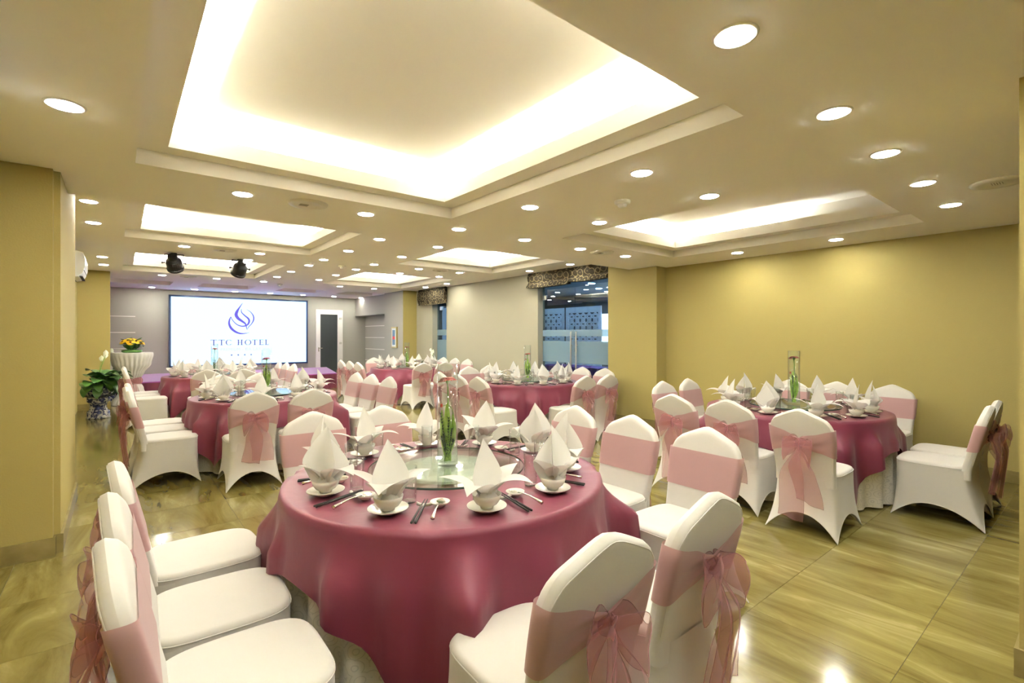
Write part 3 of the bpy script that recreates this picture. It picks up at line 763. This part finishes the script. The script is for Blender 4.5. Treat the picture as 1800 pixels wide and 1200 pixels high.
susan_base_me = mesh('base_disc', lathe([(.25,0),(.262,.003),(.262,.016),(.255,.020),(.001,.020)], 48, True, True), 'susan_base', False)
vase_me = mesh('vase', lathe([(.001,0),(.053,0),(.055,.004),(.055,.54),(.0525,.54),(.0525,.018),(.001,.018)], 32, True, True), 'glass', True)
water_me = mesh('water', lathe([(.001,.02),(.0515,.02),(.0515,.13),(.001,.13)], 24, True, True), 'glass', False)
plate_me = mesh('plate', lathe([(.001,.004),(.035,.004),(.036,0),(.042,0),(.044,.005),(.062,.010),(.078,.019),(.0785,.021),(.076,.0205),(.060,.0135),(.040,.009),(.001,.009)], 36, True, True), 'china', True)
bowl_me = mesh('bowl', lathe([(.024,0),(.026,.008),(.040,.018),(.051,.034),(.056,.056),(.0545,.056),(.049,.036),(.037,.021),(.001,.016)], 32, True, True), 'china', True)
dish_me = mesh('sauce_dish', lathe([(.020,0),(.022,.004),(.038,.014),(.043,.022),(.0415,.022),(.036,.015),(.020,.008),(.001,.007)], 28, True, True), 'china', True)
glass_me = mesh('tumbler', lathe([(.001,0),(.029,0),(.031,.003),(.034,.155),(.0325,.155),(.0292,.014),(.001,.014)], 24, True, True), 'glass', True)
stick_me = mesh('chopstick', xf(lathe([(.0024,0),(.0044,.12),(.0048,.225),(.004,.228)], 8), Matrix.Rotation(-PI/2, 4, 'X')), 'chopstick_black', True)
rest_me = mesh('chopstick_rest', grid(lambda u, v: (lerp(-.032,.032,u), .009*math.cos(v*2*PI), .008+.007*math.sin(v*2*PI)+.010*(2*u-1)**2), 10, 10, True), 'china', True)
rest_me = mesh('chopstick_rest', merge(([ (lerp(-.032,.032,i/10), .009*math.cos(k*PI/4), .0075+.0075*math.sin(k*PI/4)*(1)+.008*(2*i/10-1)**2) for i in range(11) for k in range(8)],
    [(i*8+k, i*8+(k+1)%8, (i+1)*8+(k+1)%8, (i+1)*8+k) for i in range(10) for k in range(8)]+[tuple(range(7,-1,-1)), tuple(80+k for k in range(8))])), 'china', True)
def spoon():
    hd = grid(lambda u, v: ((.019*math.sin(v*PI)**.8*math.cos(u*2*PI)) , -.03+.055*(v-.5), .006-.006*math.sin(v*PI)*(1-math.cos(u*PI)**2)+.0), 12, 8, True)
    hn = tube([(0,0,.007),(0,.03,.014),(0,.07,.016),(0,.12,.012),(0,.15,.008)], lambda t: .0028+.005*smooth01((t-.45)/.5), 8)
    hn = [(x*1.2, y, z if abs(x) > 9 else z) for x, y, z in hn[0]], hn[1]
    return merge(hd, hn)
spoon_me = mesh('spoon', spoon(), 'steel', True)
def petal(L, Wd, az, lean0, lean1, cup=.35, base=.006, z0=.03, off=0, tw=0):
    """pointed folded cloth leaf: starts inside the bowl, bends outwards from lean0 to lean1 (radians from vertical)"""
    n = 14
    pts = []; y = base; z = z0
    for k in range(n+1):
        t = k/n; a = lerp(lean0, lean1, t**1.3); pts.append((y, z, a)); y += L/n*math.sin(a); z += L/n*math.cos(a)
    def f(u, v):
        k = v*n; i = min(int(k), n-1); fr = k-i
        y, z, a = (lerp(pts[i][c], pts[i+1][c], fr) for c in range(3))
        w = Wd*(min(1, .45+v*1.6) if v < .42 else max(.015, 1-((v-.42)/.58)**1.25))
        s = (u*2-1); x = s*w; dep = cup*w*(s*s)*1.0
        y2 = y-dep*math.cos(a)*1.0; z2 = z+dep*math.sin(a)
        g = az+tw*v
        return (x*math.cos(g)-y2*math.sin(g), x*math.sin(g)+y2*math.cos(g), max(z2, .008))
    return grid(f, 8, n)
def napkin(kind):
    if kind == 0:    # lily: one tall point and four drooping leaves
        P = [petal(.185, .050, 0, -.03, .08, .35, .0, .028), petal(.15, .046, 1.25, .85, 1.55, .12, .012, .045), petal(.15, .046, -1.25, .85, 1.55, .12, .012, .045),
             petal(.165, .048, 2.4, .75, 2.15, .12, .012, .045), petal(.165, .048, -2.4, .75, 2.15, .12, .012, .045)]
    elif kind == 1:  # mitre: two tall broad points, two side wings
        P = [petal(.195, .068, .12, .04, .12, .42, -.016, .028), petal(.165, .066, PI+.1, .05, .18, .4, -.014, .028), petal(.11, .056, 1.5, .6, 1.2, .15, .012, .045), petal(.155, .056, -1.7, .7, 2.3, .12, .012, .045), petal(.10, .05, 2.7, .7, 1.4, .15, .012, .045)]
    else:            # leaning star
        P = [petal(.185, .058, .3, .0, .28, .4, -.005, .028), petal(.155, .058, 1.6, .7, 1.45, .14, .012, .045), petal(.15, .054, -1.2, .75, 1.7, .12, .012, .045), petal(.17, .058, 3.0, .7, 2.2, .12, .012, .045), petal(.12, .052, -2.2, .7, 1.4, .14, .012, .045)]
    P.append(grid(lambda u, v: (.040*(1-v*.6)*math.cos(u*2*PI), .040*(1-v*.6)*math.sin(u*2*PI), .030+.028*v), 18, 4, True))
    return merge(*P)
nap_me = [mesh('napkin', napkin(k), 'napkin', True) for k in range(3)]

def gerbera(mat_name):
    P = []
    for ringn, r0, r1, z, n, w in ((0,.012,.052,.0,22,.0065),(1,.010,.040,.006,18,.0055)):
        for k in range(n):
            a = 2*PI*k/n+ringn*.15; c, s = math.cos(a), math.sin(a); V = []
            for t, ww in ((0,.4),(.35,1),(.75,1),(1,.25)):
                r = lerp(r0, r1, t); zz = z+.006*t-.012*t*t
                for q in (-1, 1): V.append((r*c-q*w*ww*s, r*s+q*w*ww*c, zz+.001*q))
            P.append((V, [(0,1,3,2),(2,3,5,4),(4,5,7,6)]))
    return merge(*P)
def ribbon_leaf(pts, w):
    pts = [Vector(p) for p in pts]; N = len(pts)
    V = []; F = []
    for i, p in enumerate(pts):
        t = i/(N-1); ww = w*math.sin(PI*min(.97, max(.12, t*.9+.08)))**.7
        V += [(p.x-ww, p.y-ww*.3, p.z), (p.x, p.y+ww*.3, p.z), (p.x+ww, p.y-ww*.3, p.z)]
        if i: q = 3*i-3; F += [(q,q+1,q+4,q+3),(q+1,q+2,q+5,q+4)]
    return V, F
def curve(p0, p1, p2, n=12):
    return [tuple((1-t)**2*a+2*t*(1-t)*b+t*t*c for a, b, c in zip(p0, p1, p2)) for t in [k/n for k in range(n+1)]]
def fern_mesh(seed):
    R = random.Random(seed); P = []
    for k in range(12):
        a = R.uniform(-1.2, 3.2); r = R.uniform(.012, .038); top = R.uniform(.12, .29)
        stem = curve((0,0,.02), (r*.5*math.cos(a), r*.5*math.sin(a), top*.5), (r*math.cos(a), r*math.sin(a), top), 16)
        P.append(tube(stem, .0012, 4))
        for i in range(2, 17):
            x, y, z = stem[i]
            for j in range(5):
                g = R.uniform(0, 6.28); l = R.uniform(.012, .024); c, s = math.cos(g), math.sin(g)
                e = (x+c*l*.7, y+s*l*.7, z+l*.75)
                rr = math.hypot(e[0], e[1])
                if rr > .049: e = (e[0]*.049/rr, e[1]*.049/rr, e[2])
                P.append(([(x-s*.0036,y+c*.0036,z),(x+s*.0036,y-c*.0036,z),e], [(0,1,2)]))
    return merge(*P)
fern_me = [mesh('fern', fern_mesh(s), 'fern') for s in (1, 2)]
ger_me = {'red': mesh('petals', gerbera('red'), 'red_petal'), 'pink': mesh('petals', gerbera('pink'), 'pink_petal')}
cen_me = mesh('flower_eye', lathe([(.015,-.002),(.015,.006),(.010,.010),(.001,.011)], 14, True, True), 'dark_centre', True)
cal_me = mesh('calyx', lathe([(.004,-.028),(.010,-.016),(.016,-.003),(.012,0)], 12, True, True), 'stem', True)

TB = {  # key: centre, cloth rotation, name used in labels
 1: (1.375, 2.255, .95, 'nearest table'), 2: (1.43, 6.60, .79, 'left middle table'), 3: (1.41, 10.60, .77, 'table before the screen'),
 4: (5.22, 10.35, .85, 'far table by cream wall'), 5: (5.12, 5.95, .86, 'table by glass doors'), 6: (5.33, 2.06, .79, 'table by yellow wall')}
# measured places of the chair tops
CHAIRS = {
 1: dict(L=[(-.03,1.69),(-.03,2.19),(-.015,2.73)], R=[(2.74,1.53),(2.76,2.09),(2.79,2.65)], N=[(1.05,.875),(1.61,.875)], F=[(1.09,3.64),(1.61,3.62)]),
 2: dict(L=[(.08,6.11),(.06,6.66),(.08,7.16)], R=[(2.86,6.15),(2.84,6.69),(2.80,7.16)], N=[(1.04,5.26),(1.56,5.20)], F=[(1.13,7.93),(1.65,8.0)]),
 3: dict(L=[(.08,10.05),(.07,10.55),(.08,11.05)], R=[(2.70,10.14),(2.71,10.72),(2.70,11.24)], N=[(1.13,9.28),(1.63,9.10)], F=[(1.16,11.95),(1.70,11.92)]),
 4: dict(L=[(3.90,9.97),(3.94,10.55),(3.94,11.08)], R=[(6.50,9.72),(6.53,10.32),(6.52,10.87)], N=[(4.84,8.86),(5.36,8.88)], F=[(5.02,11.78),(5.50,11.72)]),
 5: dict(L=[(3.75,5.39),(3.78,5.95),(3.79,6.45)], R=[(6.42,5.44),(6.41,5.95),(6.46,6.58)], N=[(5.0,4.57),(5.48,4.57)], F=[(4.91,7.34),(5.39,7.38)]),
 6: dict(L=[(3.95,1.49),(4.05,2.09),(4.05,2.62)], R=[(6.74,1.58),(6.68,2.10),(6.60,2.58)], N=[(5.30,.62),(5.79,.63)], F=[(5.12,3.46),(5.69,3.47)])}
FACE = dict(L='+X', R='-X', N='+Y', F='-Y')
SIDE = dict(L='left', R='right', N='near', F='far')
PLACES = {180: 'left middle', 216: 'left near', 252: 'near left', 288: 'near right', 324: 'right near', 0: 'right middle', 36: 'right far', 72: 'far right', 108: 'far left', 144: 'left far'}
tblleg = mesh('leg', tube([(0,0,.0),(0,0,.72)], .018, 8), 'foot_black')
top_me = mesh('tabletop', lathe([(.001,.72),(TRAD-.02,.72),(TRAD-.02,.745),(.001,.745)], 40, True, True), 'wood_dark')
def arrangement(n, cx, cy, tn):
    z = TH+.006+.020+.012
    e = put('vase', vase_me, None, (cx, cy, z)); tag(e, f'tall clear glass cylinder vase on the {tn}', 'vase', 'glass cylinder vases')
    put('water', water_me, e)
    f = empty('gerbera', (cx, cy, z), {1: 2.3, 2: 2.6, 3: 1.2, 4: 2.0, 5: 2.4, 6: 1.4}[n])
    col = 'pink' if n == 2 else 'red'
    hz = {1: .455, 2: .41, 3: .45, 4: .43, 5: .40, 6: .47}[n]
    if n == 3:
        part('stem', tube(curve((.01,0,.02), (-.03,.01,.22), (.03,0,.43)), .004, 8), 'stem', f, True)
    else:
        part('stem', tube(curve((.012,.01,.02), (-.012,.0,hz*.6), (0,0,hz-.02)), .0042, 8), 'stem', f, True)
    hd = put('flower_head', cal_me, f, (0.03 if n == 3 else 0, 0, hz), (.1, .12, 0))
    put('petals', ger_me[col], hd, scale=(1.0,1.0,1.6)); put('flower_eye', cen_me, hd)
    if n != 3:
        for pts, w in [(((.01,.01,.02),(-.05,.0,.15),(-.030,.01,.27)), .017), (((.0,.01,.02),(.03,.0,.14),(.032,0,.29)), .017), (((-.01,0,.02),(.0,.02,.2),(-.004,.02,.33)), .021)]:
            part('blade_leaf', ribbon_leaf(curve(*pts), w), 'blade_leaf', f, True)
        part('looped_grass', tube(curve((-.035,0,.25), (-.03,.0,.34), (.028,.01,.31), 14), .0022, 6), 'stem', f, True)
        part('bud', lathe([(.003,0),(.008,.008),(.006,.018),(.001,.021)], 10), 'red_petal', f, True, loc=(.03,.01,.305))
    put('fern', fern_me[n % 2], f)
    tag(f, f'{"pink" if n == 2 else "red"} gerbera and greenery in the vase on the {tn}', 'flower', 'vase flowers')
for n, (cx, cy, rot, tn) in TB.items():
    e = empty('round_table', (cx, cy, 0)); put('tabletop', top_me, e)
    for k in range(4): put('leg', tblleg, e, (.45*math.cos(k*PI/2+.8), .45*math.sin(k*PI/2+.8), 0))
    tag(e, f'round banquet table hidden under the cloths of the {tn}', 'table', 'round banquet tables')
    o = put('white_tablecloth', under_me, None, (cx, cy, 0), (0, 0, n*.7)); tag(o, f'white damask floor-length cloth on the {tn}', 'tablecloth', 'white damask cloths')
    o = put('burgundy_tablecloth', mesh('burgundy_tablecloth', cloth(n*13, rot), 'burgundy', True), None, (cx, cy, 0)); tag(o, f'square burgundy satin overlay cloth on the {tn}', 'tablecloth', 'burgundy overlay cloths')
    e = empty('lazy_susan', (cx, cy, TH+.006)); put('base_disc', susan_base_me, e); put('glass_edge', susan_rim_me, put('glass_disc', susan_glass_me, e, (0, 0, .0205)))
    tag(e, f'round glass turntable with pale green base on the {tn}', 'turntable', 'glass turntables')
    arrangement(n, cx, cy, tn)
    for sd, L in CHAIRS[n].items():
        for i, (bx, by) in enumerate(L):
            if sd in 'LR': pos = ('nearest', 'middle', 'farthest')[i]+' of three'
            else: pos = ('left', 'right')[i]+' of two'
            chair(bx, by, FACE[sd], f'white chair with pink sash, {pos}, {SIDE[sd]} side of {tn}')
    for ang, pn in PLACES.items():
        a = math.radians(ang+random.uniform(-2, 2)); zt = TH+.004
        c, s = math.cos(a), math.sin(a)
        P = lambda r, da=0: (cx+r*math.cos(a+math.radians(da)), cy+r*math.sin(a+math.radians(da)))
        px, py = P(.635)
        lab = lambda t: f'{t} at {pn} place of {tn}'
        o = put('plate', plate_me, None, (px, py, zt), None, (1.06, 1.06, 1)); tag(o, lab('white saucer plate'), 'plate', 'place setting plates')
        o = put('bowl', bowl_me, None, (px, py, zt+.0095), None, (1.1, 1.1, 1.05)); tag(o, lab('white china bowl'), 'bowl', 'place setting bowls')
        k = {180: 1, 216: 2, 252: 0, 288: 1, 324: 1, 36: 2, 72: 0, 108: 0}.get(ang, 1) if n == 1 else (0 if random.random() < .5 else random.choice((1, 1, 2)))
        o = put('napkin', nap_me[k], None, (px, py, zt+.006), (random.uniform(-.06,.06), random.uniform(-.06,.06), a+PI/2+random.choice((0, PI))+random.uniform(-.5,.5)), (1.32, 1.32, 1.36))
        tag(o, lab('white folded napkin'), 'napkin', 'folded napkins')
        gx, gy = P(.50, 3)
        o = put('tumbler', glass_me, None, (gx, gy, zt)); tag(o, lab('clear straight glass tumbler'), 'glass', 'glass tumblers')
        if n in (3, 4): continue
        dx, dy = P(.545, 19)
        o = put('sauce_dish', dish_me, None, (dx, dy, zt)); tag(o, lab('small round white sauce dish'), 'dish', 'sauce dishes')
        aa = a+math.radians(19)
        o = put('spoon', spoon_me, None, (dx+.02*math.cos(aa), dy+.02*math.sin(aa), zt+.012), (-.06, 0, aa-PI/2+random.uniform(-.12,.12))); tag(o, lab('steel spoon on dish'), 'spoon', 'steel spoons')
        rx, ry = P(.555, 12.2)
        a2 = a+math.radians(12.2)
        o = put('chopstick_rest', rest_me, None, (rx, ry, zt), (0, 0, a2-PI/2)); tag(o, lab('white curved chopstick rest'), 'chopstick rest', 'chopstick rests')
        for q in (-1, 1):
            sx, sy = rx-.04*math.cos(a2)-q*.006*math.sin(a2), ry-.04*math.sin(a2)+q*.006*math.cos(a2)
            o = put('chopstick', stick_me, None, (sx, sy, zt+.019), (-.065, 0, a2-PI/2+q*.01)); tag(o, lab('black chopstick nearer the '+('plate' if q < 0 else 'sauce dish')), 'chopstick', 'black chopsticks')

# ------------------------------------------------------------------ plants and cocktail table
def leaf_shape(L, w, az, el0, el1, x=0, y=0, z=0, stemL=.25):
    pts = []; r = 0; h = 0; n = 14
    tot = stemL+L
    for k in range(n+1):
        t = k/n; pts.append((r, h)); a = lerp(el0, el1, t**1.2); r += tot/n*math.cos(a); h += tot/n*math.sin(a)
    V = []; F = []; c, s = math.cos(az), math.sin(az)
    for k, (r, h) in enumerate(pts):
        t = k/n*tot
        ww = .004 if t < stemL else w*math.sin(PI*min(1, (t-stemL)/L))**.75+.002
        for q, dz in ((-1, .25), (0, 0), (1, .25)):
            V.append((x+r*c-q*ww*s, y+r*s+q*ww*c, z+h+dz*ww))
        if k: b = 3*k-3; F += [(b,b+1,b+4,b+3),(b+1,b+2,b+5,b+4)]
    return V, F
def lily(x, y, pot, lab, plab, seed, sc=1.0, base=0.0, avoid=0):
    R = random.Random(seed)
    e = empty('planter', (x, y, base)); e.scale = (sc, sc, sc)
    if pot:
        part('stand', lathe([(.175,0),(.175,.02),(.165,.03),(.165,.12),(.13,.15),(.115,.21),(.13,.27),(.165,.30),(.165,.37),(.15,.39)], 28), 'blue_white_china', e, True)
        part('bowl_pot', lathe([(.12,.39),(.16,.395),(.21,.45),(.235,.53),(.24,.58),(.225,.58),(.22,.55),(.001,.54)], 28), 'blue_white_china', e, True)
        part('pot_rim', lathe([(.17,.385),(.21,.395),(.205,.41),(.16,.405)], 28, False, False), 'foot_black', e, True)
        tag(e, plab, 'planter', 'blue and white planters')
    z0 = base+.52*sc
    p = empty('peace_lily', (x, y, z0)); p.scale = (sc, sc, sc)
    me = [mesh('leaf', leaf_shape(R.uniform(.26,.34), R.uniform(.065,.095), 0, R.uniform(.55,1.45), R.uniform(-1.7,-.3), stemL=R.uniform(.12,.32)), 'leaf', True) for _ in range(9)]
    for k in range(96):
        az = k*2.4+R.uniform(-.3,.3)
        if avoid and math.cos(az)*avoid > .62: az = PI-az
        put('leaf', me[k % 9], p, (R.uniform(-.06,.06), R.uniform(-.06,.06), 0), (R.uniform(-.25,.25), R.uniform(-.2,.35), az), (R.uniform(.85,1.15),)*3)
    for k in range(3):
        a = R.uniform(0, 6.28); r = R.uniform(.05, .2); h = R.uniform(.5, .62)
        s = part('flower_stalk', tube(curve((0,0,.05), (0,0,h*.6), (r*math.cos(a), r*math.sin(a), h), 10), .004, 6), 'stem', p, True)
        part('white_flower', grid(lambda u, v: (r*math.cos(a)+.038*(2*u-1)*math.sin(PI*min(.98, v*.92+.05)), r*math.sin(a)+.03*(2*u-1)**2*math.sin(PI*v)+.02*v, h-.02+.11*v), 6, 10), 'white_spathe', s, True)
    tag(p, lab, 'plant', 'peace lilies')
lily(-.27, 11.60, True, 'leafy green peace lily with white flowers before the far yellow pillar', 'blue and white ceramic planter on a stand before the far yellow pillar', 4, 1.0, 0, -1)
lily(-.14, 13.74, True, 'dark green peace lily half hidden behind the white cocktail table', 'blue and white planter half hidden behind the white cocktail table', 9, 1.0, 0, -1)
lily(6.52, 11.55, True, 'green peace lily standing in front of the far narrow window', 'blue and white planter below the far narrow window', 15, .95, 0, 1)

ct = empty('cocktail_table', (.24, 13.45, 0))
def cock(u, v):
    a = u*2*PI; z = lerp(1.12, .01, v)
    r = interp([(0,.375),(.03,.380),(.22,.33),(.40,.21),(.52,.14),(.56,.135),(.70,.20),(1,.34)], v)
    r += .016*math.sin(26*a)*min(1, v*5)*(r/.3)
    return (r*math.cos(a), r*math.sin(a), z)
part('stretch_cloth', merge(grid(cock, 156, 40, True), ([(.375*math.cos(2*PI*k/40), .375*math.sin(2*PI*k/40), 1.121) for k in range(40)], [tuple(range(40))])), 'cocktail_cloth', ct, True)
sa = part('waist_sash', grid(lambda u, v: (lambda r, a: (r*math.cos(a), r*math.sin(a), lerp(.58, .44, v)))(.155+.012*math.sin(u*60)+.03*math.sin(v*PI), u*2*PI), 80, 8, True), 'organza', ct, True)
for s in (-1, 1):
    part('bow_loop', grid(lambda u, v: (.10*s*(1-math.cos(u*2*PI))*.8, -.20-.05*math.sin(u*2*PI), .52+(v-.5)*.16*math.sin(u*PI)**.7), 24, 8), 'organza', sa, True)
    part('bow_tail', grid(lambda u, v: (s*(.03+.10*v)+(u-.5)*(.05+.12*v), -.20-.10*v+.015*math.sin(u*8+v*4), .50-.44*v), 10, 16), 'organza', sa, True)
tag(ct, 'white draped cocktail table tied with pink sash beside the stage', 'table')
fl = empty('flower_arrangement', (.24, 13.45, 1.122)); fl.scale = (1.5, 1.5, 1.45)
part('foam_tray', lathe([(.10,0),(.12,.01),(.12,.04),(.001,.05)], 20), 'leaf', fl, True)
R = random.Random(5)
lm = [mesh('leaf', leaf_shape(R.uniform(.12,.18), .035, 0, R.uniform(.2,1.1), R.uniform(-.5,.2), stemL=.03), 'leaf', True) for _ in range(5)]
for k in range(34): put('leaf', lm[k % 5], fl, (R.uniform(-.05,.05), R.uniform(-.05,.05), R.uniform(.02,.07)), (0, R.uniform(-.4,.1), k*2.39))
ym = mesh('yellow_flower', merge(gerbera('y')), 'yellow_petal')
for k in range(17):
    a = k*2.4; r = .035*math.sqrt(k)
    tl = r*7.0; o = put('yellow_flower', ym, fl, (r*math.cos(a), r*math.sin(a), .20-2.6*r*r+R.uniform(-.01,.01)), (-tl*math.sin(a)*-1*-1, tl*math.cos(a), 0), (1.0,)*3)
    put('flower_eye', cen_me, o)
tag(fl, 'low arrangement of yellow flowers on the white cocktail table', 'flowers')
